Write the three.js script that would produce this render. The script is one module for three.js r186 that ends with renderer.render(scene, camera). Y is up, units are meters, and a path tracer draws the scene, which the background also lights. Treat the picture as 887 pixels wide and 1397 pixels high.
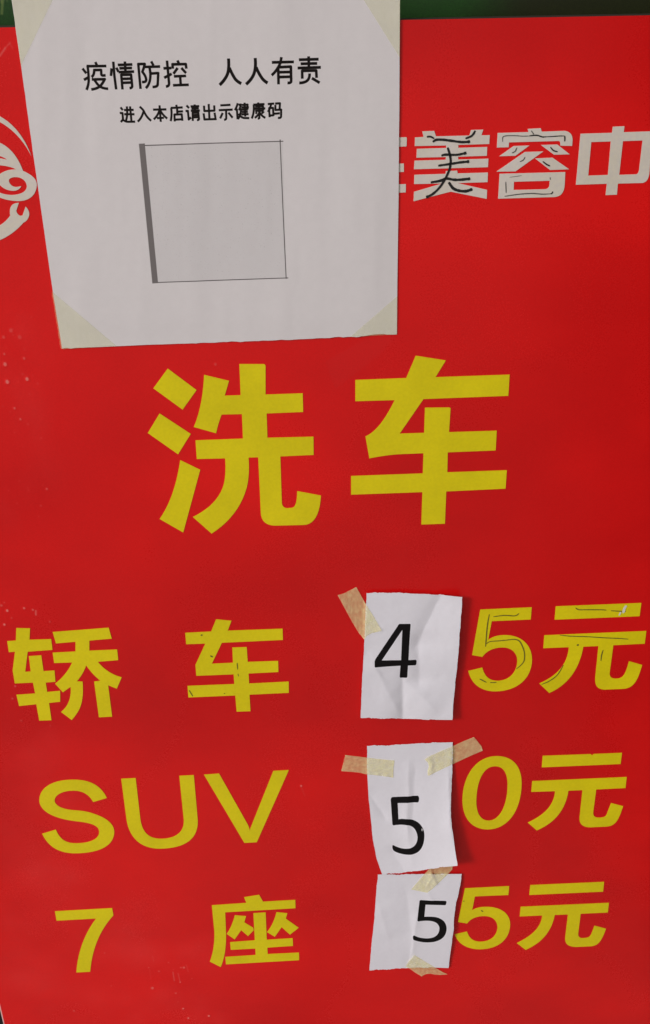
import * as THREE from 'three';
import { mergeGeometries } from 'three/addons/utils/BufferGeometryUtils.js';

// ---------------------------------------------------------------- camera, sky, sun, exposure
const scene = new THREE.Scene();
const CAM_H = 1.25, CAM_Z = 0.66036, FOCAL = 1500, W = 887, H = 1397;     // phone held in front of and above the sign, tilted down
const camera = new THREE.PerspectiveCamera(2 * Math.atan(H / 2 / FOCAL) * 180 / Math.PI, W / H, 0.02, 200);
camera.position.set(0, CAM_H, CAM_Z);
camera.rotation.set(-0.4990764, -0.0542557, -0.0139915, 'YXZ');
camera.updateMatrixWorld(true);

const SUN = new THREE.Vector3(-0.82, 0.42, 0.52).normalize();
{
  const w = 256, h = 128, d = new Float32Array(w * h * 4), v = new THREE.Vector3();
  for (let j = 0; j < h; j++) for (let i = 0; i < w; i++) {
    const th = ((i + 0.5) / w - 0.5) * 2 * Math.PI, el = ((j + 0.5) / h - 0.5) * Math.PI;
    v.set(Math.cos(th) * Math.cos(el), Math.sin(el), Math.sin(th) * Math.cos(el));
    const up = Math.max(0, v.y), glow = Math.exp(-Math.pow(v.angleTo(SUN) / 0.75, 2));
    const l = v.y >= 0 ? 0.30 + 0.30 * up + 0.60 * glow : 0.14;
    const o = (j * w + i) * 4;
    d[o] = l * 1.0; d[o + 1] = l * 0.985; d[o + 2] = l * 1.0; d[o + 3] = 1;
  }
  const t = new THREE.DataTexture(d, w, h, THREE.RGBAFormat, THREE.FloatType);
  t.mapping = THREE.EquirectangularReflectionMapping; t.magFilter = THREE.LinearFilter; t.needsUpdate = true;
  scene.background = t; scene.environment = t;
}
const sun = new THREE.DirectionalLight(new THREE.Color(1.0, 0.965, 0.93), 1.5);
sun.position.copy(SUN).multiplyScalar(6).add(new THREE.Vector3(0, 0.8, 0)); sun.target.position.set(0, 0.8, 0);
sun.castShadow = true; sun.shadow.radius = 24; sun.shadow.mapSize.set(2048, 2048);
Object.assign(sun.shadow.camera, { left: -1.5, right: 1.5, top: 1.5, bottom: -1.5, near: 0.5, far: 15 });
scene.add(sun, sun.target);
const renderer = new THREE.WebGLRenderer({ antialias: true });
renderer.setSize(650, 1024);
renderer.toneMapping = THREE.LinearToneMapping;
renderer.toneMappingExposure = 1.12;
renderer.shadowMap.enabled = true; renderer.shadowMap.type = THREE.PCFSoftShadowMap;

// ---------------------------------------------------------------- helpers
let seed = 7;
const rnd = () => { seed = (seed + 0x6d2b79f5) | 0; let t = Math.imul(seed ^ (seed >>> 15), 1 | seed); t = (t + Math.imul(t ^ (t >>> 7), 61 | t)) ^ t; return ((t ^ (t >>> 14)) >>> 0) / 4294967296; };
const hash = (x, y) => { let n = Math.imul(x | 0, 374761393) + Math.imul(y | 0, 668265263); n = Math.imul(n ^ (n >>> 13), 1274126177); return ((n ^ (n >>> 16)) >>> 0) / 4294967296; };
const sm = (t) => t * t * (3 - 2 * t), mix = (a, b, t) => a + (b - a) * t, clamp = (x, a = 0, b = 1) => Math.min(b, Math.max(a, x));
const step = (a, b, x) => sm(clamp((x - a) / (b - a)));
function noise(x, y) {
  const i = Math.floor(x), j = Math.floor(y), u = sm(x - i), v = sm(y - j);
  return mix(mix(hash(i, j), hash(i + 1, j), u), mix(hash(i, j + 1), hash(i + 1, j + 1), u), v);
}
const fbm = (x, y, n = 4) => { let s = 0, a = 0.5, k = 1; for (let i = 0; i < n; i++) { s += a * noise(x * k + i * 17.3, y * k - i * 9.1); a *= 0.5; k *= 2.03; } return s; };

// a measurement taken in the photograph -> the point of the vertical sign (at height z above its face, metres) that was measured
const M4 = camera.matrixWorld, ray = new THREE.Vector3();
function onSign(px, py, z = 0) {
  ray.set((px - W / 2) / FOCAL, -(py - H / 2) / FOCAL, -1).transformDirection(M4);
  const t = (z - CAM_Z) / ray.z;
  return [ray.x * t, CAM_H + ray.y * t];
}
// outlines: M L Q C Z in the units of one enlarged detail of the photograph (x0, y0 = its corner, s = its enlargement)
function trace(d, [x0, y0, s]) {
  const loops = [], tk = d.match(/[MLQCZ]|-?\d*\.?\d+/g);
  let c = '', i = 0, cur, p;
  const num = () => +tk[i++], pt = () => [num(), num()];
  while (i < tk.length) {
    if (/[MLQCZ]/.test(tk[i])) c = tk[i++];
    if (c === 'Z') continue;
    if (c === 'M') { cur = [p = pt()]; loops.push(cur); c = 'L'; }
    else if (c === 'L') cur.push(p = pt());
    else if (c === 'Q') { const a = p, b = pt(), e = pt(); for (let k = 1; k <= 10; k++) { const t = k / 10, u = 1 - t; cur.push([u * u * a[0] + 2 * u * t * b[0] + t * t * e[0], u * u * a[1] + 2 * u * t * b[1] + t * t * e[1]]); } p = e; }
    else { const a = p, b = pt(), q = pt(), e = pt(); for (let k = 1; k <= 16; k++) { const t = k / 16, u = 1 - t; cur.push([0, 1].map((n) => u * u * u * a[n] + 3 * u * u * t * b[n] + 3 * u * t * t * q[n] + t * t * t * e[n])); } p = e; }
  }
  return loops.map((l) => l.map(([x, y]) => [x0 + x / s, y0 + y / s]));
}
const BOARD = { x0: -0.2572, x1: 0.452, y0: 0, y1: CAM_H - 0.05267 };
const boardUV = (g) => { const p = g.attributes.position, u = new Float32Array(p.count * 2); for (let i = 0; i < p.count; i++) { u[2 * i] = (p.getX(i) - BOARD.x0) / (BOARD.x1 - BOARD.x0); u[2 * i + 1] = (p.getY(i) - BOARD.y0) / (BOARD.y1 - BOARD.y0); } g.setAttribute('uv', new THREE.BufferAttribute(u, 2)); return g; };
const names = {};
const numbered = (n) => { const k = names[n] = (names[n] ?? -1) + 1; return k ? n + '_' + String(k).padStart(3, '0') : n; };
function mesh(name, g, m, parent) { const o = new THREE.Mesh(g, m); o.name = numbered(name); o.castShadow = o.receiveShadow = true; if (parent) parent.add(o); return o; }
function tag(o, label, category, group, kind) { Object.assign(o.userData, { label, category }); if (group) o.userData.group = group; if (kind) o.userData.kind = kind; return o; }
function thing(name, label, category, [x, y, z] = [0, 0, 0], group) { const o = new THREE.Group(); o.name = numbered(name); o.position.set(x, y, z); scene.add(o); return tag(o, label, category, group); }
const canvas = (w, h) => { const c = document.createElement('canvas'); c.width = w; c.height = h; return c; };
function canvasTex(c, srgb = true) { const t = new THREE.CanvasTexture(c); if (srgb) t.colorSpace = THREE.SRGBColorSpace; t.magFilter = THREE.LinearFilter; t.needsUpdate = true; return t; }
function pixels(c, f) {                                                   // f(x, y) -> [r, g, b] 0..255
  const g = c.getContext('2d'), im = g.getImageData(0, 0, c.width, c.height), d = im.data;
  for (let y = 0, o = 0; y < c.height; y++) for (let x = 0; x < c.width; x++, o += 4) { const v = f(x, y); d[o] = v[0]; d[o + 1] = v[1]; d[o + 2] = v[2]; d[o + 3] = 255; }
  g.putImageData(im, 0, 0); return g;
}

// ---------------------------------------------------------------- setting
{
  const c = canvas(1024, 1024);
  pixels(c, (x, y) => { const n = fbm(x / 260, y / 260, 6), f = hash(x, y), v = 150 + 110 * (n - 0.5) + 26 * (f - 0.5); return [v * 1.02, v, v * 0.96]; });
  const t = canvasTex(c); t.wrapS = t.wrapT = THREE.RepeatWrapping; t.repeat.set(24, 24);
  const g = mesh('ground', new THREE.PlaneGeometry(60, 60).rotateX(-Math.PI / 2), new THREE.MeshStandardMaterial({ map: t, roughness: 0.95 }), scene);
  g.userData.kind = 'structure'; g.userData.label = 'grey concrete ground in front of the red sign';
}
{
  const c = canvas(512, 512);
  pixels(c, (x, y) => { const n = fbm(x / 60, y / 60, 5), v = 15 + 9 * (n - 0.5) + 3 * (hash(x, y) - 0.5); return [v * 1.05, v * 0.93, v * 0.8]; });
  const m = new THREE.MeshStandardMaterial({ map: canvasTex(c), roughness: 0.9 });
  const wall = thing('wall', 'dark brown wall showing beside the lower left edge of the red sign', 'wall', [0, 0, -0.165]);
  mesh('wall_face', new THREE.BoxGeometry(5, 3, 0.2).translate(-1.7, 1.5, 0), m, wall);
  mesh('added_shade_pier', new THREE.BoxGeometry(0.5, 3, 1.6).translate(0.77, 1.5, 0.7), m, wall);  // unseen pier, added to darken the right side of the board
}
{
  // dark green panel on the wall, with yellowish streaks drawn at its left end
  const PW = 1.0, PH = 0.25, PX0 = -0.3, PY0 = 1.17, c = canvas(2048, 512), g = pixels(c, (x, y) => {
    const n = fbm(x / 150, y / 70, 4), e = step(860, 960, x + 70 * (n - 0.5)), f = 0.9 + 0.25 * (hash(x, y) - 0.5);
    return [mix(30 + 14 * n, 42, e) * f, mix(70 + 20 * n, 46, e) * f, mix(24 + 5 * n, 20, e) * f];
  });
  for (let k = 0; k < 420; k++) {
    const x = 190 + rnd() * 200, y = 452 - rnd() * 120, l = 8 + rnd() * 22, q = rnd();
    g.strokeStyle = q < 0.4 ? 'rgba(222,206,112,.85)' : q < 0.75 ? 'rgba(118,132,72,.7)' : 'rgba(40,66,28,.85)';
    g.lineWidth = 1 + rnd() * 3.2; g.beginPath(); g.moveTo(x, y); g.quadraticCurveTo(x + 2, y - l * 0.5, x + (rnd() - 0.7) * 18, y - l); g.stroke();
  }
  const p = thing('green_panel', 'dark green glossy panel on the wall above the top edge of the red sign', 'panel', [PX0 + PW / 2, PY0, -0.058]);
  mesh('panel_board', new THREE.BoxGeometry(PW, PH, 0.015).translate(0, PH / 2, 0), new THREE.MeshStandardMaterial({ color: 0x16200f, roughness: 0.6 }), p);
  mesh('panel_face', new THREE.PlaneGeometry(PW, PH).translate(0, PH / 2, 0.0085), new THREE.MeshPhysicalMaterial({ map: canvasTex(c), roughness: 0.35 }), p);
}

// ---------------------------------------------------------------- the sign
const sign = thing('sign_board', 'tall red price board with large yellow and white characters, standing against a dark wall', 'sign board');
const bw = BOARD.x1 - BOARD.x0, bh = BOARD.y1 - BOARD.y0, bcx = (BOARD.x0 + BOARD.x1) / 2;
mesh('foam_core', new THREE.BoxGeometry(bw, bh - 0.004, 0.009).translate(bcx, bh / 2 - 0.002, -0.0048), new THREE.MeshStandardMaterial({ color: new THREE.Color(0.72, 0.62, 0.6), roughness: 0.7 }), sign);
mesh('cut_edge', new THREE.CylinderGeometry(0.0011, 0.0011, bh - 0.004, 12, 1).translate(BOARD.x0 - 0.0003, bh / 2 - 0.002, -0.0012), new THREE.MeshStandardMaterial({ color: new THREE.Color(0.75, 0.42, 0.4), roughness: 0.6 }), sign);
mesh('top_rail', new THREE.BoxGeometry(bw, 0.0038, 0.012).translate(bcx, bh - 0.0019, -0.0065), new THREE.MeshStandardMaterial({ color: new THREE.Color(0.035, 0.024, 0.016), roughness: 0.7 }), sign);
for (const y of [0.25, 0.95]) mesh('batten', new THREE.BoxGeometry(0.5, 0.05, 0.0545).translate(bcx, y, -0.0372), new THREE.MeshStandardMaterial({ color: 0x5a4632, roughness: 0.85 }), sign);

const FW = 1206, FH = 2040;
const toFace = (px, py) => { const [x, y] = onSign(px, py); return [(x - BOARD.x0) / bw * FW, (1 - (y - BOARD.y0) / bh) * FH]; };
const RED = [228, 20, 20];
const faceCanvas = canvas(FW, FH), bumpCanvas = canvas(FW, FH), roughCanvas = canvas(FW, FH);
{
  const g = pixels(faceCanvas, (x, y) => {
    const n = fbm(x / 210, y / 160, 4) - 0.47, f = hash(x, y) - 0.5, k = 1 + 0.20 * n + 0.03 * f;
    return [RED[0] * k, RED[1] * (1 + 0.5 * n + 0.1 * f), RED[2] * (1 + 0.3 * n + 0.1 * f)];
  });
  const b = pixels(bumpCanvas, (x, y) => { const v = 110 + 70 * (fbm(x / 300, y / 300, 2) - 0.5) + 14 * (fbm(x / 40, y / 40, 2) - 0.5) + 2 * (hash(x, y) - 0.5); return [v, v, v]; });
  const r = pixels(roughCanvas, (x, y) => { const v = 96 + 70 * (fbm(x / 120, y / 260, 4) - 0.5) + 10 * (hash(x, y) - 0.5); return [v, v, v]; });
  // faded patch left by an old piece of tape below the notice
  g.fillStyle = 'rgba(214,86,80,.10)'; g.beginPath();
  [[444, 493], [500, 462], [540, 459], [520, 482], [458, 531]].forEach(([x, y], i) => g[i ? 'lineTo' : 'moveTo'](...toFace(x, y))); g.fill();
  // pale haze painted into the lower left of the film, standing in for gloss
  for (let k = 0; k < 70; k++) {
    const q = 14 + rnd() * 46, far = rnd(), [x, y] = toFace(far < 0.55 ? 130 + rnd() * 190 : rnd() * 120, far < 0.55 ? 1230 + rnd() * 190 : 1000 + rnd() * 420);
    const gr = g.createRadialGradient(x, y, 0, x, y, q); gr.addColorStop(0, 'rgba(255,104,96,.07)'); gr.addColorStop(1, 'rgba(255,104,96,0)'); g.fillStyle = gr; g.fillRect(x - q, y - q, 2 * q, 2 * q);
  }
  // dust and little film blisters
  const blister = (px, py, rad, a) => {
    const [x, y] = toFace(px, py);
    g.fillStyle = `rgba(246,150,140,${a})`; g.beginPath(); g.ellipse(x, y, rad, rad * 1.25, 0, 0, 7); g.fill();
    b.fillStyle = `rgba(255,255,255,${0.3 * a})`; b.beginPath(); b.ellipse(x, y, rad * 1.5, rad * 1.9, 0, 0, 7); b.fill();
  };
  for (const [x, y, q, a] of [[2, 826, 1.5, 0.6], [10, 833, 1.7, 0.85], [33, 829.7, 1.5, 0.7], [45, 832, 1.4, 0.6], [6, 852, 1.6, 0.8], [68, 848, 1.3, 0.4], [16, 843, 1.1, 0.4], [6, 822, 1.1, 0.4],
    [5, 460, 1.6, 0.4], [15, 451, 2, 0.35], [27, 460, 2, 0.3], [7, 497, 2, 0.7], [6, 483, 1.2, 0.5], [10, 521, 2.1, 0.75], [20, 557, 1.2, 0.6], [28, 572, 1.2, 0.6], [37, 517, 1.9, 0.8], [33, 489, 1.4, 0.45], [64, 667, 1.3, 0.5], [56, 690, 1.2, 0.3],
    [208, 1348, 2.4, 0.55], [250, 1376, 1.6, 0.8], [257, 1389, 1.7, 0.8], [285, 1386, 1.8, 0.85], [240, 1355, 1.8, 0.4], [251, 1320, 2, 0.6], [247, 1320, 1.3, 0.5], [246, 1340, 1.3, 0.6], [203, 1320, 1.3, 0.4], [217, 1325, 1.8, 0.35], [230, 1313, 1.3, 0.35], [101, 1379, 1.5, 0.6], [152, 1345, 1.1, 0.4], [262, 1335, 1.3, 0.3],
    [411, 1072, 1.6, 0.75], [21, 936, 1.4, 0.5], [17, 953, 1.4, 0.45], [29, 983, 1.3, 0.4], [294, 497, 1.5, 0.35], [143, 1300, 1.3, 0.4], [69, 990, 1.2, 0.3]]) blister(x, y, q * 0.95, a);
  const streak = (a, c, w, al) => { g.strokeStyle = `rgba(240,150,140,${al})`; g.lineWidth = w; g.lineCap = 'round'; g.beginPath(); g.moveTo(...toFace(...a)); g.lineTo(...toFace(...c)); g.stroke(); };
  streak([49, 833], [49, 839], 2, 0.6); streak([236, 1326], [238, 1338], 1.8, 0.4); streak([243, 1328], [246, 1340], 1.5, 0.35); streak([411, 1073], [416, 1086], 1, 0.3); streak([0, 76], [7, 66], 1.6, 0.55); streak([7, 66], [14, 58], 1.2, 0.4); streak([14, 60], [17, 66], 1.2, 0.25);
  streak([254, 1316], [257, 1326], 1.2, 0.3); streak([204, 1322], [206, 1336], 1, 0.22); streak([208, 1304], [210, 1312], 1, 0.22);
  for (let k = 0; k < 90; k++) { const lo = rnd() < 0.6, px = lo ? 120 + rnd() * 200 : rnd() * 60, py = lo ? 1270 + rnd() * 125 : 420 + rnd() * 380; blister(px, py, 0.5 + rnd() * 0.8, 0.05 + rnd() * 0.18); }
  for (let k = 0; k < 14; k++) {                                          // cloudy smears where the film was wiped
    const [x, y] = toFace(rnd() * 90, 430 + rnd() * 300); g.save(); g.translate(x, y); g.rotate(rnd() - 0.5); g.scale(1, 2.2);
    const q = 10 + rnd() * 22, gr = g.createRadialGradient(0, 0, 0, 0, 0, q); gr.addColorStop(0, 'rgba(226,96,92,.06)'); gr.addColorStop(1, 'rgba(226,96,92,0)'); g.fillStyle = gr; g.fillRect(-q, -q, 2 * q, 2 * q); g.restore();
  }
}
const faceBump = canvasTex(bumpCanvas, false), faceRough = canvasTex(roughCanvas, false);
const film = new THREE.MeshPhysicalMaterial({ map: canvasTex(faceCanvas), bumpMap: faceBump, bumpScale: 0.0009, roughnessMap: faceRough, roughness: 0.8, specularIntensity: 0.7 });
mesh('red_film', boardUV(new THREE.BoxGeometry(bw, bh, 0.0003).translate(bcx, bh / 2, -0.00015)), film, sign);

// characters cut from film, each its own part
function inkTex(rgb, vary) {
  const c = canvas(603, 1020);
  pixels(c, (x, y) => { const n = fbm(x / 22, y / 22, 4) - 0.47, f = hash(x, y) - 0.5, k = 1 + vary * n + 0.03 * f; return rgb.map((v, i) => v * (i === 2 ? 1 + 2.5 * vary * n : k)); });
  return new THREE.MeshPhysicalMaterial({ map: canvasTex(c), bumpMap: faceBump, bumpScale: 0.0009, roughness: 0.36, specularIntensity: 0.7 });
}
const yellowFilm = inkTex([236, 217, 16], 0.09), whiteFilm = inkTex([226, 216, 203], 0.06);
const penInk = new THREE.MeshStandardMaterial({ color: new THREE.Color(0.012, 0.011, 0.01), roughness: 0.45 });
const greyInk = new THREE.MeshStandardMaterial({ color: new THREE.Color(0.10, 0.095, 0.085), roughness: 0.5 });
const oliveInk = new THREE.MeshStandardMaterial({ color: new THREE.Color(0.15, 0.125, 0.016), roughness: 0.5 });
const chipWhite = new THREE.MeshStandardMaterial({ color: new THREE.Color(0.8, 0.78, 0.68), roughness: 0.6 });
const v2 = (a) => new THREE.Vector2(...a);
function glyph(name, m, crop, shapes) {                                    // shapes: [outline, hole, hole ...] strings
  const gs = shapes.map((list) => {
    const [o, ...hs] = [].concat(list).map((d) => trace(d, crop)[0].map(([x, y]) => v2(onSign(x, y, 0.0002))));
    const s = new THREE.Shape(o); for (const h of hs) s.holes.push(new THREE.Path(h));
    return new THREE.ExtrudeGeometry(s, { depth: 0.00018, bevelEnabled: false }).translate(0, 0, 0.00004);
  });
  return mesh(name, boardUV(mergeGeometries(gs)), m, sign);
}
function stroke(parent, name, m, crop, pts, w, z = 0.0004, taper = 0.5) {  // a pen line: a thin ribbon of ink
  const c = pts.length > 2 ? new THREE.CatmullRomCurve3(pts.map(([x, y]) => new THREE.Vector3(crop[0] + x / crop[2], crop[1] + y / crop[2], 0)), false, 'centripetal') : null;
  const n = c ? pts.length * 7 : 8, P = [];
  for (let i = 0; i <= n; i++) {
    const t = i / n; let x, y;
    if (c) { const q = c.getPoint(t); x = q.x; y = q.y; } else { x = crop[0] + mix(pts[0][0], pts[1][0], t) / crop[2]; y = crop[1] + mix(pts[0][1], pts[1][1], t) / crop[2]; }
    P.push(onSign(x, y, z));
  }
  const pos = [], idx = [], scale = CAM_Z / 1500 * 1.12;
  for (let i = 0; i <= n; i++) {
    const a = P[Math.max(0, i - 1)], b = P[Math.min(n, i + 1)], dx = b[0] - a[0], dy = b[1] - a[1], L = Math.hypot(dx, dy) || 1, t = i / n;
    const hw = w / crop[2] * scale / 2 * mix(taper, 1, Math.sqrt(Math.min(1, 5 * Math.min(t, 1 - t)))) * (0.85 + 0.3 * noise(i * 0.7, P[0][0] * 900));
    pos.push(P[i][0] - dy / L * hw, P[i][1] + dx / L * hw, z, P[i][0] + dy / L * hw, P[i][1] - dx / L * hw, z);
    if (i < n) { const k = 2 * i; idx.push(k, k + 1, k + 2, k + 1, k + 3, k + 2); }
  }
  const g = new THREE.BufferGeometry(); g.setAttribute('position', new THREE.Float32BufferAttribute(pos, 3)); g.setIndex(idx); g.computeVertexNormals();
  return mesh(name, g, m, parent);
}
function dot(parent, m, crop, x, y, r) { return stroke(parent, 'pen_dot', m, crop, [[x - r, y + r * 0.3], [x, y], [x + r, y - r * 0.3]], r * 2, 0.00042, 0.6); }

let C = [190, 470, 3.4115];
glyph('yellow_character', yellowFilm, C, ['M133 112L267 212 202 303 66 204Z', 'M95 321L240 416 181 511 40 412Z', 'M191 538L284 583 205 875 95 812Q165 715 191 538Z',
  'M302 141L418 169 398 238 472 236 466 91 580 91Q587 93 588 99L588 233 761 227 763 314 593 321 597 434 811 429 812 514 657 521 664 740Q668 761 690 762L712 760Q735 757 735 682L846 703Q838 838 765 840L635 843Q570 843 566 785L554 525 509 526Q515 610 500 668Q462 800 337 880L250 803Q368 745 394 650Q405 600 400 530L268 533 262 446 483 438 478 324 384 326Q368 365 358 413L254 384Q295 290 302 141Z']).userData.label = 'very large yellow character for wash, left of the big pair';
C = [460, 470, 3.4115];
glyph('yellow_character', yellowFilm, C, ['M366 52L506 74 458 152 803 140 797 239 402 254 291 415 405 411 409 294 520 293Q528 294 528 298L521 408 743 401 738 493 515 502 513 595 790 585 784 671 508 684 502 834 392 838 397 687 65 699 65 612 399 600 402 506 280 511Q220 516 150 530L132 428Q200 400 268 259L85 264 85 165 322 156Z']).userData.label = 'very large yellow character for car, right of the big pair';
C = [0, 830, 4.435];
glyph('yellow_character', yellowFilm, C, ['M99 119L182 121 179 190 310 186 318 251 168 262 153 384 186 382 175 289 250 284 264 380 330 376 336 444 277 449 286 506 364 499 365 565 297 572 312 677 238 679 220 580 116 591 100 523 213 515 200 449 90 454 77 375 91 262 54 265 44 198 96 195Z',
  'M319 143L658 117 677 183 541 195 541 256 709 249 716 313 592 323Q650 395 737 417L707 486Q680 475 655 465L679 655 599 659 570 443 608 438Q560 400 522 345Q505 395 465 442L500 443Q510 560 475 620Q455 655 434 675L370 627Q435 575 428 475Q405 490 381 508L334 456Q405 400 437 327L328 331 319 268 457 261 457 202 339 212Z']);
C = [230, 830, 4.435];
const smallCar = glyph('yellow_character', yellowFilm, C, ['M288 66L381 75 358 135 690 123 692 191 323 208 262 335 390 329 386 237 473 234 479 324 663 318 665 385 484 394 488 455 727 443 728 511 490 522 496 622 412 625 404 527 120 539 115 469 398 458 394 399 168 408 163 342 223 213 107 217 101 148 258 140Z']);
stroke(smallCar, 'pen_stroke', oliveInk, C, [[415, 330], [418, 370]], 6); stroke(smallCar, 'pen_stroke', oliveInk, C, [[420, 395], [423, 412]], 4); stroke(smallCar, 'pen_stroke', oliveInk, C, [[125, 495], [146, 532]], 7); stroke(smallCar, 'pen_stroke', oliveInk, C, [[252, 286], [268, 295]], 9);
dot(smallCar, oliveInk, C, 200, 162, 5); dot(smallCar, oliveInk, C, 338, 515, 3);
C = [50, 1040, 6.823];
glyph('yellow_letter', yellowFilm, C, ['M655 332L527 370Q470 264 345 264C230 264 168 310 168 355C168 400 235 438 345 446C430 450 490 462 540 482C660 520 723 580 723 650C720 770 600 843 370 847C215 850 110 790 52 665L180 627C215 715 270 754 370 754C500 753 582 715 582 650C582 590 520 565 370 549C160 525 25 455 25 350C28 240 140 164 335 162C490 160 595 210 655 332Z']);
C = [160, 1040, 6.823];
glyph('yellow_letter', yellowFilm, C, ['M37 153L172 147 215 525C232 650 290 712 410 712C550 710 622 650 620 540L578 126 713 119 750 540C755 710 640 800 400 804C210 806 105 690 85 520Z']);
C = [270, 1040, 6.823];
glyph('yellow_letter', yellowFilm, C, ['M57 115L198 105 465 580Q478 605 485 640 488 615 497 595L703 80 847 72 549 744 433 750Z']);
C = [60, 1225, 7.392];
glyph('yellow_digit', yellowFilm, C, ['M111 135L688 103 701 176C560 330 485 520 467 745L327 752C340 550 410 360 527 208L127 230Z']);
C = [270, 1210, 5.544];
glyph('yellow_character', yellowFilm, C, ['M350 78L464 60 493 112 737 98 739 161 207 192 213 350Q216 510 173 606L91 565Q128 470 125 340L106 139 367 121Z',
  'M420 199L513 193 521 400 717 388 720 446 526 459 528 508 765 497 766 554 213 586 208 530 437 515 435 466 249 476 244 418 431 404Z',
  'M280 214L365 221 351 268 419 309 422 328 380 372 328 327 279 397 218 355Q255 310 280 214Z', 'M595 191L677 199 665 240 763 309 697 361 634 304 583 377 523 342Q570 290 595 191Z']);
C = [630, 815, 7.392];
const five1 = glyph('yellow_digit', yellowFilm, C, ['M187 123L706 100 696 223 303 240 267 430C310 396 370 380 440 380C600 382 709 475 709 630C705 820 560 945 340 948C190 948 95 870 66 742L208 708C230 800 280 841 365 841C480 838 556 760 560 640C558 555 500 505 410 505C320 506 250 540 208 600L105 582Z']);
for (const p of [[[278, 170], [262, 260], [252, 350], [245, 440], [240, 497]], [[318, 195], [430, 182], [545, 184], [578, 162]], [[245, 470], [280, 448], [380, 438], [440, 432], [545, 425], [582, 442], [610, 490], [632, 560], [628, 640], [600, 680], [550, 722]], [[180, 822], [250, 858]], [[285, 860], [350, 858]]]) stroke(five1, 'pen_stroke', oliveInk, C, p, 12);
C = [730, 815, 5.65];
const yuan = (c, bar, rest) => glyph('yellow_character', yellowFilm, c, [bar, rest]);
const yuan1 = yuan(C, 'M160 69L820 43 806 145 151 172Z', 'M72 292L858 259 846 357 604 369 577 570C570 610 585 626 625 626C680 626 695 600 725 492L826 521C795 625 770 700 680 705L540 711C480 710 460 680 464 620L489 375 373 380C340 560 250 675 110 737L33 664C170 605 250 520 261 384L64 392Z');
for (const p of [[[313, 80], [330, 93], [400, 95], [520, 96], [550, 99]], [[585, 103], [640, 106], [700, 108]], [[190, 290], [260, 298], [400, 303], [540, 312], [640, 316], [720, 322]], [[525, 405], [512, 450], [508, 490]], [[220, 520], [170, 600], [110, 645], [50, 672]]]) stroke(yuan1, 'pen_stroke', oliveInk, C, p, 9);
dot(yuan1, oliveInk, C, 330, 367, 8);
stroke(yuan1, 'paint_chip', chipWhite, C, [[705, 62], [690, 85], [680, 122]], 22, 0.0005, 0.3); stroke(yuan1, 'paint_chip', chipWhite, C, [[662, 112], [648, 140]], 14, 0.0005, 0.4);
C = [620, 1020, 8.064];
glyph('yellow_digit', yellowFilm, C, [['M470 93C650 95 742 210 740 400C735 690 590 897 370 900C190 900 90 780 88 575C92 310 240 92 470 93Z', 'M450 205C545 205 588 290 585 420C580 640 500 800 380 803C285 803 242 720 241 590C245 380 310 205 450 205Z']]);
C = [710, 1020, 5.913];
yuan(C, 'M180 66L565 52 580 62 592 51 820 42 809 132 173 159Z', 'M96 270L858 237 848 326 612 337 588 520C586 552 600 565 635 565C680 564 692 555 700 530L732 447 829 472C790 590 770 632 690 637L560 643C500 640 473 615 478 560L501 343 388 347C365 500 280 605 133 668L60 605C190 545 272 470 280 351L88 357Z');
C = [610, 1195, 8.87];
const five3 = glyph('yellow_digit', yellowFilm, C, ['M217 150L752 123 742 231 337 248 303 418C350 385 410 374 480 374C660 376 765 460 764 590C758 770 620 885 400 888C240 888 130 820 94 707L242 673C268 760 320 796 415 796C525 792 605 730 610 620C605 535 550 487 450 486C360 488 290 512 243 575L133 558Z']);
stroke(five3, 'pen_stroke', oliveInk, C, [[414, 415], [424, 426], [436, 434]], 16); dot(five3, oliveInk, C, 203, 305, 7);
C = [690, 1195, 5.913];
yuan(C, 'M199 74L794 48 786 127 190 154Z', 'M121 249L833 217 824 295 605 305 585 465C584 492 598 502 625 502C670 500 680 492 690 470L717 401 810 426C775 515 755 565 680 568L570 573C500 572 476 545 480 500L502 311 396 315C370 450 290 540 161 597L90 542C220 480 288 410 294 319L113 327Z');

// white title line
C = [500, 140, 4.032];
glyph('white_character', whiteFilm, C, ['M50 195L218 190Q222 191 222 195L221 238Q220 241 216 241L50 246Z', 'M50 340L206 335 206 381 50 386Z', 'M50 453L217 448 216 494 50 499Z']);
C = [560, 160, 7.392];
const mei = glyph('white_character', whiteFilm, C, ['M119 142L240 137 258 192 595 184 612 128 735 124 716 182 800 180 795 269 482 279 484 308 775 299 771 388 480 398 482 426 787 417 782 503 36 524 41 438 357 428 357 401 61 407 65 318 362 309 361 284 44 290 46 203 133 198Z',
  'M358 542L472 538 476 566 782 557 778 654 477 664 773 732 770 823 405 750 32 847 36 752 320 668 37 673 40 580 354 570Z']);
for (const [p, w] of [[[[165, 197], [200, 195], [240, 215]], 15], [[[225, 248], [258, 228], [320, 226], [400, 235], [520, 250], [598, 246]], 21], [[[655, 135], [620, 185], [555, 215]], 18], [[[375, 305], [400, 390], [405, 470], [380, 560], [300, 700], [215, 780], [165, 802]], 21],
  [[[312, 388], [340, 378], [470, 378], [558, 360]], 20], [[[280, 488], [420, 468], [500, 455], [585, 446]], 21], [[[205, 657], [300, 640], [360, 618], [440, 630], [520, 628], [590, 620]], 23], [[[385, 655], [430, 715], [480, 738], [560, 745], [615, 728]], 25]]) stroke(mei, 'pen_stroke', penInk, C, p, w, 0.0004, 0.7);
for (const p of [[588, 246], [552, 362], [580, 447], [590, 621], [612, 729], [170, 802]]) dot(mei, penInk, C, ...p, 13);
C = [670, 160, 7.392];
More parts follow.
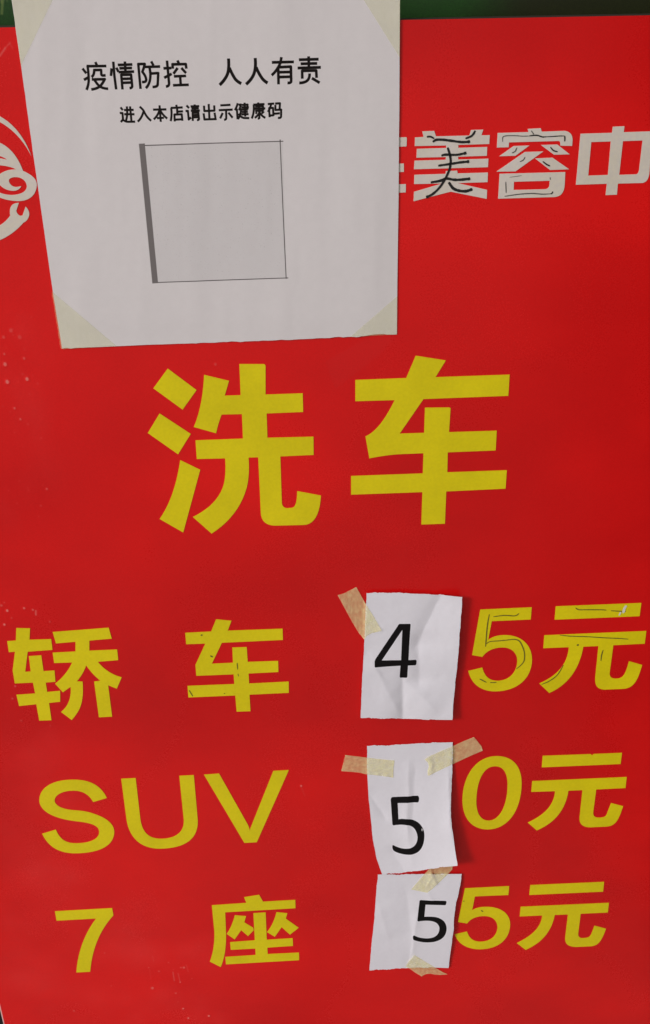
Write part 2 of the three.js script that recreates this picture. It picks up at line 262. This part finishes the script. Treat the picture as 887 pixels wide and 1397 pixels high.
const rong = glyph('white_character', whiteFilm, C, ['M369 117L501 110 511 145 740 137Q825 145 822 235L818 289 700 286 697 250Q693 240 680 239L181 253 178 302 59 305 67 158 378 149Z', 'M228 290L388 284 246 388 83 393Z', 'M502 279L668 274 793 373 636 378Z', 'M342 350L528 344 246 546 55 548Z', 'M445 415L620 407 787 524 595 532Z',
  ['M86 570L749 552 742 690Q730 800 640 804L72 821Z', 'M231 650L592 640 588 690Q582 722 545 725L228 733Z']]);
for (const [p, w, m] of [[[[116, 248], [119, 200], [140, 189], [235, 185], [320, 190], [390, 188]], 7, greyInk], [[[385, 188], [430, 182], [470, 183], [520, 198], [560, 196]], 11, penInk], [[[555, 196], [620, 193], [700, 188], [740, 188]], 8, penInk], [[[743, 186], [744, 215], [742, 243]], 11, penInk], [[[405, 135], [432, 172]], 8, greyInk], [[[262, 305], [240, 345], [210, 360]], 9, greyInk], [[[598, 300], [630, 335], [672, 348]], 11, penInk], [[[343, 400], [325, 430], [290, 448]], 8, greyInk], [[[522, 445], [560, 475], [595, 492]], 12, penInk],
  [[[185, 605], [310, 588]], 4, greyInk], [[[148, 650], [152, 765]], 8, greyInk], [[[135, 797], [290, 775], [420, 768], [520, 775], [605, 771]], 9, greyInk], [[[600, 772], [615, 766], [622, 748]], 11, penInk], [[[595, 605], [598, 630]], 7, greyInk]]) stroke(rong, 'pen_stroke', m, C, p, w);
C = [780, 160, 8.29];
glyph('white_character', whiteFilm, C, [['M100 186L457 175 465 107 597 100 589 169 912 158 880 620Q870 740 790 743L523 750 512 875 384 880 398 752 48 763Z', 'M222 280L443 273 410 652 187 660Z', 'M580 270L802 262 762 600Q755 640 730 645L538 651Z']]);
C = [0, 140, 6.98];
glyph('white_emblem', whiteFilm, C, ['M-160 60Q-60 95 0 130Q200 240 300 510Q190 290 0 185Q-70 150 -160 130Z',
  'M-120 330L-40 362 0 383C110 430 180 540 220 650C310 690 352 730 351 785C345 890 270 938 170 938C100 935 40 920 0 905L-120 860 -120 815 0 858C60 880 110 884 160 875C220 865 256 835 256 795C250 740 205 710 150 709C110 710 83 722 85 748C95 785 125 803 155 803Q180 802 203 795C190 825 160 840 125 840C70 838 30 815 0 785L-40 740 -40 712 0 680C40 650 90 635 155 636C110 612 50 600 0 597L-120 596 -120 515 0 530Q40 536 70 545Q40 520 0 510L-120 480Z',
  'M180 954L155 1030Q165 1068 195 1078L215 1074 245 990Q285 1030 278 1075Q265 1125 225 1142Q120 1260 0 1308L-90 1335 -90 1215 0 1168Q60 1130 98 1075Q85 1010 115 975Q140 955 180 954Z']).userData.label = 'white emblem of a swirling car outline with an open-ended spanner below it';

// ---------------------------------------------------------------- sheets of paper and tape
// A thin sheet spanned between four measured edges (top and bottom left to right, left and right top to bottom); lift(px, py, u, v) = height above the sign in mm
function along(poly) {
  const L = [0]; for (let i = 1; i < poly.length; i++) L.push(L[i - 1] + Math.hypot(poly[i][0] - poly[i - 1][0], poly[i][1] - poly[i - 1][1]));
  return (t) => { const s = t * L[L.length - 1]; let i = 1; while (i < poly.length - 1 && L[i] < s) i++; const k = (s - L[i - 1]) / (L[i] - L[i - 1] || 1); return [mix(poly[i - 1][0], poly[i][0], k), mix(poly[i - 1][1], poly[i][1], k)]; };
}
function sheet({ top, bottom, left, right, nu, nv, lift, thick = 0.00012, rag = {}, single = false }) {
  const T = along(top), B = along(bottom), L = along(left), R = along(right), k = [top[0], top[top.length - 1], bottom[0], bottom[bottom.length - 1]];
  const pos = [], pxs = [];
  const jag = (amp, s) => amp ? amp * 1.7 * Math.pow(noise(s * 9, amp * 53), 1.5) * (noise(s * 26, amp * 91) - 0.5 + 0.6 * (noise(s * 75, amp * 37) - 0.5)) : 0;
  for (let j = 0; j <= nv; j++) for (let i = 0; i <= nu; i++) {
    const u = i / nu, v = j / nv, t = T(u), b = B(u), l = L(v), r = R(v);
    const p = [0, 1].map((n) => (1 - v) * t[n] + v * b[n] + (1 - u) * l[n] + u * r[n] - ((1 - u) * (1 - v) * k[0][n] + u * (1 - v) * k[1][n] + (1 - u) * v * k[2][n] + u * v * k[3][n]));
    if (j === 0) p[1] += jag(rag.top, u); if (j === nv) p[1] += jag(rag.bottom, u); if (i === 0) p[0] += jag(rag.left, v); if (i === nu) p[0] += jag(rag.right, v);
    const z = lift(p[0], p[1], u, v) / 1000, q = onSign(p[0], p[1], z);
    pos.push([q[0], q[1], z]); pxs.push(p);
  }
  let x0 = 9, x1 = -9, y0 = 9, y1 = -9; for (const [x, y] of pos) { x0 = Math.min(x0, x); x1 = Math.max(x1, x); y0 = Math.min(y0, y); y1 = Math.max(y1, y); }
  const P = [], UV = [], I = [], n = nu + 1, id = (i, j) => j * n + i, add = (p, dz) => { P.push(p[0], p[1], p[2] - dz); UV.push((p[0] - x0) / (x1 - x0), (p[1] - y0) / (y1 - y0)); return P.length / 3 - 1; };
  for (const p of pos) add(p, 0);
  if (!single) for (const p of pos) add(p, thick);
  const N = pos.length;
  for (let j = 0; j < nv; j++) for (let i = 0; i < nu; i++) {
    const a = id(i, j), b = id(i + 1, j), c = id(i, j + 1), d = id(i + 1, j + 1);
    I.push(a, c, b, b, c, d); if (!single) I.push(N + a, N + b, N + c, N + b, N + d, N + c);
  }
  const rim = (list) => { for (let i = 0; i + 1 < list.length; i++) { const a = pos[list[i]], b = pos[list[i + 1]], q = [add(a, 0), add(b, 0), add(a, thick), add(b, thick)]; I.push(q[0], q[1], q[2], q[1], q[3], q[2]); } };
  const seq = (f, m) => Array.from({ length: m + 1 }, (_, i) => f(i));
  if (!single) { rim(seq((i) => id(i, 0), nu).reverse()); rim(seq((i) => id(i, nv), nu)); rim(seq((j) => id(0, j), nv)); rim(seq((j) => id(nu, j), nv).reverse()); }
  const g = new THREE.BufferGeometry(); g.setAttribute('position', new THREE.Float32BufferAttribute(P, 3)); g.setAttribute('uv', new THREE.Float32BufferAttribute(UV, 2)); g.setIndex(I); g.computeVertexNormals();
  return { g, box: [x0, x1, y0, y1] };
}
// the sheet's own canvas (ppm pixels per metre) and a function that takes a measured point of it into that canvas
function printOn(box, ppm, base, z, vary = 7) {
  const w = Math.min(2048, Math.round((box[1] - box[0]) * ppm)), h = Math.min(2048, Math.round((box[3] - box[2]) * ppm)), c = canvas(w, h);
  const g = pixels(c, (x, y) => { const n = (fbm(x / 30, y / 30, 4) - 0.47) * vary + (hash(x, y) - 0.5) * 5; return base.map((v) => v + n); });
  return { c, g, k: w / (box[1] - box[0]), at: (px, py) => { const [x, y] = onSign(px, py, z); return [(x - box[0]) / (box[1] - box[0]) * w, (box[3] - y) / (box[3] - box[2]) * h]; } };
}
const PX = CAM_Z / FOCAL * 1.12;                                           // one pixel of the photograph on the sign, metres
function inkPath(p, crop, d, hole) { p.g.beginPath(); for (const s of [d, hole].filter(Boolean)) { trace(s, crop)[0].forEach(([x, y], i) => p.g[i ? 'lineTo' : 'moveTo'](...p.at(x, y))); p.g.closePath(); } p.g.fill('evenodd'); }
function inkLines(p, crop, w, lines) {
  p.g.lineWidth = w / crop[2] * PX * p.k; p.g.lineJoin = 'round'; p.g.lineCap = 'butt';
  for (const d of lines) { const [l] = trace('M' + d, crop); p.g.beginPath(); l.forEach(([x, y], i) => p.g[i ? 'lineTo' : 'moveTo'](...p.at(x, y))); p.g.stroke(); }
}
const paperBump = (() => { const c = canvas(512, 512); pixels(c, (x, y) => { const v = 128 + 60 * (fbm(x / 9, y / 9, 3) - 0.47) + 30 * (hash(x, y) - 0.5); return [v, v, v]; }); const t = canvasTex(c, false); t.wrapS = t.wrapT = THREE.RepeatWrapping; t.repeat.set(3, 4); return t; })();
const paperMat = (c) => new THREE.MeshPhysicalMaterial({ map: canvasTex(c), roughness: 0.82, specularIntensity: 0.4, bumpMap: paperBump, bumpScale: 0.00006 });

// -- the printed notice
const noticeLift = (px, py) => 1.1 + 0.8 * (fbm(px / 62, py / 260, 2) - 0.4) + 0.2 * (fbm(px / 19, py / 150 + 9, 2) - 0.4) - 0.35 * step(430, 470, py) - 0.4 * step(505, 540, px) * step(200, 450, py);
const TOPY = -56;
{
  const left = [[8.6, TOPY], [16, 0], [22.3, 44.6], [24.5, 60], [27.2, 78], [40.6, 176], [63.6, 338], [72.4, 399.7], [84.8, 475.8]];
  const right = [[547, TOPY], [545.7, 0], [544.9, 140], [543.9, 262], [542.2, 383], [541.5, 456]];
  const s = sheet({ top: [[8.6, TOPY], [547, TOPY - 12]], bottom: [[84.8, 475.8], [200, 470.5], [330, 466], [440, 461], [541.5, 456]], left, right: [[547, TOPY - 12], ...right.slice(1)], nu: 150, nv: 130, lift: noticeLift, rag: { bottom: 1.7, left: 0.5, right: 0.3 } });
  const p = printOn(s.box, 8000, [231, 224, 224], 0.001, 4), g = p.g;
  g.strokeStyle = '#17110f';
  const A = [105, 75, 10.435], B = [180, 75, 10.435], D = [290, 70, 10.435], E = [360, 70, 10.435], F = [155, 135, 10.435], G = [230, 135, 10.435], K = [305, 135, 10.435];
  inkLines(p, A, 30, ['262 100L286 147', '138 160L420 157', '152 158Q170 290 168 370Q165 430 138 497', '80 193L135 262', '100 355L165 318', '208 314Q248 290 247 214L345 213 348 270Q350 292 372 292L410 289', '212 348L398 344Q350 440 300 465Q250 488 205 490', '252 358Q300 430 330 450Q380 478 446 480',
    '518 95L535 300 560 490', '494 190L486 298', '562 180L592 240', '583 142L790 135', '605 190L785 185', '592 244L815 236', '684 93L692 238', '650 490L632 282 772 280 788 440Q788 470 750 472', '645 340L780 336', '650 396L782 392']);
  inkLines(p, B, 30, ['124 482L92 130 184 128Q170 190 150 240Q200 300 205 350Q205 390 145 384', '275 90L308 150', '188 170L402 165', '252 180Q275 290 255 370Q240 430 200 472', '268 264L376 258 368 420Q365 455 295 455', '500 80L530 400Q532 448 485 448', '450 190L562 186', '460 325L568 268', '648 78L678 135', '584 195L578 133 768 130 776 195', '652 185L592 268', '705 185L772 258', '598 304L772 298', '688 304L696 428', '586 432L810 424']);
  inkLines(p, D, 36, ['228 103Q240 240 215 320Q185 400 102 480', '240 235Q275 320 320 390Q350 430 410 460', '608 95Q622 230 590 320Q560 400 478 470', '620 225Q655 310 700 375Q730 420 785 450']);
  inkLines(p, E, 32, ['115 157L428 150', '250 82Q240 180 200 235Q160 300 112 340', '210 470L205 235', '208 226L385 218 390 420Q390 455 338 448', '205 298L388 293', '210 366L388 362', '500 120L780 112', '525 178L760 172', '482 238L812 228', '638 72L642 232', '548 390L546 278 746 274 752 378', '652 315Q655 400 600 430Q560 450 505 450', '685 382L795 448']);
  inkLines(p, F, 25, ['100 118L132 158', '150 157L287 155', '153 217L298 217', '190 105Q205 250 175 310', '236 105L256 315', '90 200L128 200 136 290 105 328', '138 298Q170 325 210 324L308 322', '372 110Q425 150 440 190Q475 265 537 310', '430 168Q405 270 345 322', '563 152L752 148', '655 90L673 325', '652 165Q630 240 573 290', '668 165Q700 230 765 278', '618 272L717 268']);
  inkLines(p, G, 25, ['110 83L118 120', '32 128L202 120', '38 128Q52 220 32 315', '122 130L126 215', '125 180L206 176', '90 320L84 222 188 217 198 310', '92 294L196 289', '256 92L292 130', '243 172L276 170 288 292 322 262', '315 107L437 102', '325 136L432 132', '318 168L447 165', '372 78L377 166', '346 312L344 196 424 192 434 280Q434 302 405 300', '348 230L428 226', '350 262L430 258', '572 72L583 292', '505 96L511 172 654 166 650 92', '500 205L512 292 666 286', '656 195L673 302', '738 92L882 84', '716 160L913 152', '820 162L822 270Q822 296 792 296', '772 198L736 278', '853 195L913 268']);
  inkLines(p, K, 25, ['202 60Q190 120 162 160', '190 140L201 290', '215 84L250 80 226 150 250 148Q245 240 205 287', '216 210Q245 265 300 272L367 272', '264 86L342 80 342 150', '255 120L362 118', '265 152L346 148', '262 186L347 182', '256 220L357 216', '300 53L311 250', '492 50L497 76', '424 82L584 72', '430 82Q440 200 402 278', '450 106L562 100 567 166', '438 138L595 134', '450 170L567 166', '503 90L512 262Q512 280 488 278', '455 190L478 207', '512 190Q490 240 445 268', '577 176L545 206', '515 192Q550 250 597 268', '630 72L722 65', '677 75Q665 140 632 184', '657 260L650 130 705 127 712 242', '655 236L712 232', '735 66L804 61 799 148', '738 85L740 156 822 152 820 250Q815 275 775 268', '722 210L802 204']);
  const Q = [180, 180, 3.857];
  g.strokeStyle = 'rgba(60,54,54,.8)'; inkLines(p, Q, 4, ['67 71L400 60 797 49', '780 40L795 400 812 772', '135 792L420 782 823 768']);
  g.fillStyle = '#7d7675'; inkPath(p, Q, 'M37 62L67 60 137 795 108 797Z');
  g.strokeStyle = 'rgba(90,84,84,.6)'; inkLines(p, Q, 2, ['67 60L137 795']);
  // photocopier speckle inside the frame
  for (let i = 0; i < 900; i++) { const u = rnd(), v = rnd(), [x, y] = p.at(mix(200, 384, u) + 14 * v * (1 - u), mix(200, 380, v)); g.fillStyle = `rgba(70,64,64,${0.03 + 0.1 * rnd()})`; g.fillRect(x, y, 1 + rnd() * 3, 1 + rnd() * 3); }
  g.fillStyle = 'rgba(110,104,104,.06)'; inkPath(p, Q, 'M67 72L795 50 812 770 135 792Z');
  tag(mesh('paper_notice', s.g, paperMat(p.c), scene), 'large white paper notice with two lines of black print above a thin empty square frame', 'notice');
}

// -- number cards
const crease = (x, y, x0, y0, x1, y1, amp, wl, wr) => {                    // a fold: sharp at the line, dying out over wl / wr to its sides and softly at its ends
  const dx = x1 - x0, dy = y1 - y0, L = Math.hypot(dx, dy), s = ((x - x0) * dy - (y - y0) * dx) / L + 16 * (fbm(x / 70, y / 70, 2) - 0.37), t = ((x - x0) * dx + (y - y0) * dy) / (L * L);
  const w = s > 0 ? wr : wl, d = Math.sqrt(s * s + 26) / w;                 // s > 0: right of a line that runs down
  return 1.45 * amp * Math.exp(-d) * step(-0.35, 0.12, t) * (1 - step(0.88, 1.35, t));
};
const cards = [];
function card(label, o, draw) {
  const s = sheet({ nu: 90, nv: 110, rag: { top: 1.0, bottom: 1.0, left: 0.9, right: 1.2 }, ...o });
  const p = printOn(s.box, 12000, [240, 236, 243], 0.002, 4);
  p.g.fillStyle = '#100c0d'; draw(p);
  tag(mesh('number_card', s.g, paperMat(p.c), scene), label, 'number card');
  cards.push({ poly: [...o.top, ...o.right.slice(1), ...[...o.bottom].reverse().slice(1), ...[...o.left].reverse().slice(1, -1)], lift: o.lift });
}
card('crumpled white paper card with a black 4, taped at its upper left corner', {
  top: [[500, 808.8], [535, 808.6], [571.5, 810.3], [600, 811.5], [631, 814.6]], bottom: [[492, 979], [520, 980.2], [554, 980.5], [590, 982], [617.3, 982]],
  left: [[500, 808.8], [498.3, 852], [496.5, 889], [494, 935], [492, 979]], right: [[631, 814.6], [628, 856], [624.8, 899], [621.5, 930], [619, 955], [617.3, 982]],
  lift: (px, py, u, v) => {
    const x = (px - 440) * 4.032, y = (py - 790) * 4.032;
    return 2.2 + 3.9 * Math.pow(clamp(u), 1.7) * (1 - 0.55 * step(0.35, 0.75, v) + 0.35 * step(0.75, 1, v)) + 1.3 * v * (1 - u)
      + crease(x, y, 640, 100, 525, 345, -1.5, 70, 190) + crease(x, y, 525, 345, 530, 560, -1.1, 60, 120) + crease(x, y, 440, 540, 438, 790, -1.5, 55, 75)
      + crease(x, y, 285, 470, 410, 720, 0.9, 90, 55) + crease(x, y, 440, 545, 600, 700, 0.8, 90, 70) + crease(x, y, 232, 400, 330, 520, -0.35, 25, 40) + 0.35 * (fbm(x / 90, y / 90, 3) - 0.45);
  },
}, (p) => inkPath(p, [500, 840, 11.0875], 'M500 115L650 112Q668 115 666 130L634 660 740 660Q758 662 758 690L755 720Q750 742 735 742L626 742 618 910Q615 932 600 934L520 934Q502 932 503 910L513 745 140 765Q118 765 122 740L122 690Q122 660 145 630L470 150Q485 118 500 115Z', 'M542 205L522 660 230 664Z'));
card('tall white paper card with a black 5, taped at both upper corners', {
  top: [[500.6, 1017.2], [530, 1017], [560, 1015], [590, 1013.4], [618, 1012.6]], bottom: [[521.3, 1192.5], [545, 1191], [575, 1187.5], [600, 1183.5], [624.3, 1181]],
  left: [[500.6, 1017.2], [500.8, 1050], [503, 1088.5], [509, 1145.6], [514, 1172], [521.3, 1192.5]], right: [[618, 1012.6], [616.8, 1062.6], [615.3, 1085], [615, 1111.9], [617, 1130], [619.8, 1150.8], [624.3, 1181]],
  lift: (px, py, u, v) => {
    const x = (px - 450) * 3.857, y = (py - 990) * 3.857;
    return 0.8 + 9 * Math.pow(clamp(v), 1.6) * Math.pow(clamp(u), 1.5) + 1.1 * v
      + crease(x, y, 205, 370, 285, 480, -0.55, 16, 26) + crease(x, y, 418, 240, 410, 560, 0.3, 22, 14) + crease(x, y, 445, 250, 436, 500, -0.28, 16, 22) + crease(x, y, 400, 480, 430, 700, 0.32, 30, 30) + crease(x, y, 330, 660, 400, 790, -0.5, 40, 60) + crease(x, y, 625, 280, 640, 560, 0.7, 50, 18) + 0.3 * (fbm(x / 80, y / 110 + 5, 3) - 0.45);
  },
}, (p) => { inkPath(p, [520, 1080, 12.67], 'M200 100L630 68Q655 72 657 120Q652 178 630 180L288 200 300 472C350 458 400 456 450 458C640 468 740 570 742 720C740 930 640 1065 430 1070Q270 1065 215 1020Q190 980 195 935Q200 920 215 922Q300 970 400 970C540 965 622 890 625 760C615 630 540 560 430 558Q330 555 220 582Q198 580 195 560L168 150Q170 105 200 100Z'); p.g.fillStyle = 'rgb(200,196,196)'; inkPath(p, [520, 1080, 12.67], 'M700 600L715 620 705 658 690 632Z'); });
card('lowest white paper card, with a wide black 5, taped at its top and bottom edges', {
  top: [[515.5, 1192.6], [545, 1193.3], [575, 1192.4], [605, 1192.6], [630.3, 1192.3]], bottom: [[504, 1323.5], [530, 1322.3], [560, 1320.4], [590, 1320], [612, 1320.5]],
  left: [[515.5, 1192.6], [513, 1222], [511, 1252], [507, 1290], [504, 1323.5]], right: [[630.3, 1192.3], [627, 1213], [621.4, 1237], [619.5, 1252], [618.9, 1269], [615, 1297], [612, 1320.5]],
  lift: (px, py, u, v) => {
    const x = (px - 480) * 4.032, y = (py - 1170) * 4.032;
    return 0.7 + 1.6 * Math.sin(Math.PI * clamp(v)) * (0.4 + 0.6 * u) + 0.9 * u * u
      + crease(x, y, 362, 330, 335, 520, 0.55, 26, 22) + crease(x, y, 300, 200, 330, 420, -0.4, 60, 40) + crease(x, y, 150, 290, 190, 420, 0.4, 40, 60) + crease(x, y, 420, 190, 440, 240, 0.3, 18, 18) + crease(x, y, 330, 480, 300, 600, -0.35, 30, 30) + 0.4 * (fbm(x / 100, y / 100 + 3, 3) - 0.45);
  },
}, (p) => inkPath(p, [550, 1220, 12.67], 'M310 105L735 105Q750 108 748 130Q740 175 725 177L388 180 368 385Q450 378 540 382C670 395 748 465 750 580C745 740 620 828 420 832Q280 830 180 785Q165 760 172 730Q178 708 195 710Q290 762 420 760C550 755 622 690 626 580C620 500 560 452 430 452Q350 452 270 465Q248 462 246 440L285 125Q290 107 310 105Z'));

// -- tape
const inside = (poly, x, y) => { let r = false; for (let i = 0, j = poly.length - 1; i < poly.length; j = i++) { const [a, b] = poly[i], [c, d] = poly[j]; if (b > y !== d > y && x < (c - a) * (y - b) / (d - b) + a) r = !r; } return r; };
const under = (px, py, only) => { let z = 0.3; cards.forEach((c, k) => { if (only.includes(k) && inside(c.poly, px, py)) { let u = 0, v = 0; const xs = c.poly.map((q) => q[0]), ys = c.poly.map((q) => q[1]); u = (px - Math.min(...xs)) / (Math.max(...xs) - Math.min(...xs)); v = (py - Math.min(...ys)) / (Math.max(...ys) - Math.min(...ys)); z = Math.max(z, c.lift(px, py, u, v)); } }); return z; };
const drape = (only, extra) => (px, py, u, v) => { let s = 0, m = under(px, py, only); for (let a = -2; a <= 2; a++) for (let b = -2; b <= 2; b++) s += under(px + a * 1.3, py + b * 1.3, only); return Math.max(s / 25, m) + 0.25 + (extra ? extra(px, py, u, v) : 0) + 0.22 * (fbm(px / 3.5, py / 3.5, 2) - 0.2); };
const crepe = (() => { const c = canvas(512, 512); pixels(c, (x, y) => { const v = 128 + 110 * (fbm(x / 14, y / 34, 4) - 0.47); return [v, v, v]; }); return canvasTex(c, false); })();
function tapeMat(tone, op, blot) {
  const c = canvas(256, 256); pixels(c, (x, y) => { const n = fbm(x / 20, y / 20, 4) - 0.47, f = hash(x, y) - 0.5; return tone.map((v) => v * (1 + 0.10 * n + 0.04 * f)); });
  const a = canvas(256, 256); pixels(a, (x, y) => { const n = fbm(x / 13 + 40, y / 19, 4) - 0.47, e = Math.min(x, y, 255 - x, 255 - y), v = 255 * clamp(op + blot * n + 0.5 * blot * (1 - step(0, 14, e))); return [v, v, v]; });
  return new THREE.MeshPhysicalMaterial({ map: canvasTex(c), alphaMap: canvasTex(a, false), transparent: true, roughness: 0.6, specularIntensity: 0.5, bumpMap: crepe, bumpScale: 0.0003 });
}
const masking = tapeMat([255, 244, 182], 0.45, 0.34);
const px = ([x0, y0, s], l) => l.map(([x, y]) => [x0 + x / s, y0 + y / s]);
function tape(label, crop, top, bottom, left, right, only, extra, rag, mat = masking) {
  const s = sheet({ top: px(crop, top), bottom: px(crop, bottom), left: px(crop, left), right: px(crop, right), nu: 34, nv: 34, lift: drape(only, extra), single: true, rag: rag ?? {} });
  return tag(mesh('tape_strip', s.g, mat, scene), label, 'tape');
}
tape('beige masking tape strip slanting over the upper left corner of the card with 4', [450, 800, 11.0875], [[118, 130], [215, 105], [310, 55], [400, 10]], [[520, 803], [560, 748], [640, 705], [720, 690], [785, 672]],
  [[118, 130], [220, 320], [340, 540], [440, 705], [520, 803]], [[400, 10], [480, 150], [560, 295], [680, 480], [785, 672]], [0], (x, y, u, v) => 0.9 * step(0.86, 1, v) * step(0.6, 1, u), { top: 0.8, bottom: 0.9 });
tape('beige masking tape strip lying level across the left edge of the tall 5 card', [455, 1000, 9.856], [[160, 297], [300, 312], [440, 330], [600, 350], [820, 370]], [[105, 512], [230, 522], [350, 532], [440, 556], [600, 572], [805, 600]],
  [[160, 297], [135, 390], [105, 512]], [[820, 370], [806, 480], [805, 600]], [1], (x, y, u, v) => 0.35 * Math.sin(u * 38) * step(0.75, 1, v) * step(0.45, 0.6, u), { left: 1.2, bottom: 0.5 });
tape('beige masking tape rising rightward off the upper right corner of the tall 5 card', [575, 1000, 9.856], [[45, 358], [110, 312], [260, 245], [420, 178], [560, 112], [705, 55]], [[85, 572], [110, 570], [250, 500], [410, 424], [620, 325], [825, 237]],
  [[45, 358], [88, 400], [100, 450], [82, 510], [85, 572]], [[705, 55], [745, 100], [770, 135], [805, 172], [825, 237]], [1], (x, y, u, v) => 0.9 * Math.exp(-Math.pow((u - 0.06) / 0.04, 2)) + 0.7 * step(0.92, 1, u) * (1 - v), {});
tape('creased beige tape strip between the tall 5 card and the top of the lowest card', [550, 1175, 11.827], [[440, 110], [560, 100], [680, 90], [795, 78]], [[132, 455], [200, 470], [340, 500], [395, 506]],
  [[440, 110], [400, 145], [250, 315], [132, 455]], [[795, 78], [795, 130], [740, 190], [640, 290], [552, 372], [480, 440], [395, 506]], [2], (x, y) => { const a = (x - 550) * 11.827, b = (y - 1175) * 11.827; return crease(a, b, 455, 120, 470, 215, 0.9, 30, 18) + crease(a, b, 470, 215, 548, 380, 1.0, 60, 16) + crease(a, b, 470, 250, 390, 400, 0.5, 22, 22); }, {});
tape('short beige tape with a pointed end on the bottom edge of the lowest card', [540, 1295, 11.0875], [[282, 90], [360, 135], [450, 190], [570, 262], [680, 330], [785, 380]], [[150, 265], [205, 290], [300, 358], [392, 412]],
  [[282, 90], [240, 140], [190, 190], [150, 265]], [[785, 380], [690, 388], [600, 385], [520, 370], [460, 376], [412, 398], [392, 412]], [2], (x, y, u, v) => 0.5 * Math.exp(-u * 14), {});
const cornerTape = (() => { const m = tapeMat([238, 238, 178], 0.22, 0.05); m.roughness = 0.4; m.bumpScale = 0.00006; return m; })();
function corner(label, poly, rag) {
  const [a, b, c] = poly;                                                   // b = the corner of the notice, a and c lie on its edges
  const s = sheet({ top: rag ? Array.from({ length: 60 }, (_, i) => [mix(b[0], a[0], i / 59) - (i && i < 59 ? 0.3 + 1.5 * hash(i, 3) : 0), mix(b[1], a[1], i / 59)]) : [b, a], bottom: [c, [(a[0] + c[0]) / 2, (a[1] + c[1]) / 2]], left: [b, c], right: [a, [(a[0] + c[0]) / 2, (a[1] + c[1]) / 2]], nu: 60, nv: 40, single: true, lift: (x, y) => noticeLift(x, y) + 0.16 });
  tag(mesh('corner_tape', s.g, cornerTape, scene), label, 'tape');
}
corner('pale yellowish tape across the lower left corner of the large notice', [[71.6, 398], [84.2, 476.2], [159, 472]], true);
corner('pale yellowish tape across the lower right corner of the large notice', [[478, 459.6], [541.7, 456.2], [542.1, 404]]);
corner('pale yellowish tape across the upper left corner of the large notice', [[100, TOPY - 2], [8.8, TOPY], [28.6, 90]]);
corner('pale yellowish tape across the upper right corner of the large notice', [[545.2, 78], [546.8, TOPY - 12], [455, TOPY - 10]]);

renderer.render(scene, camera);
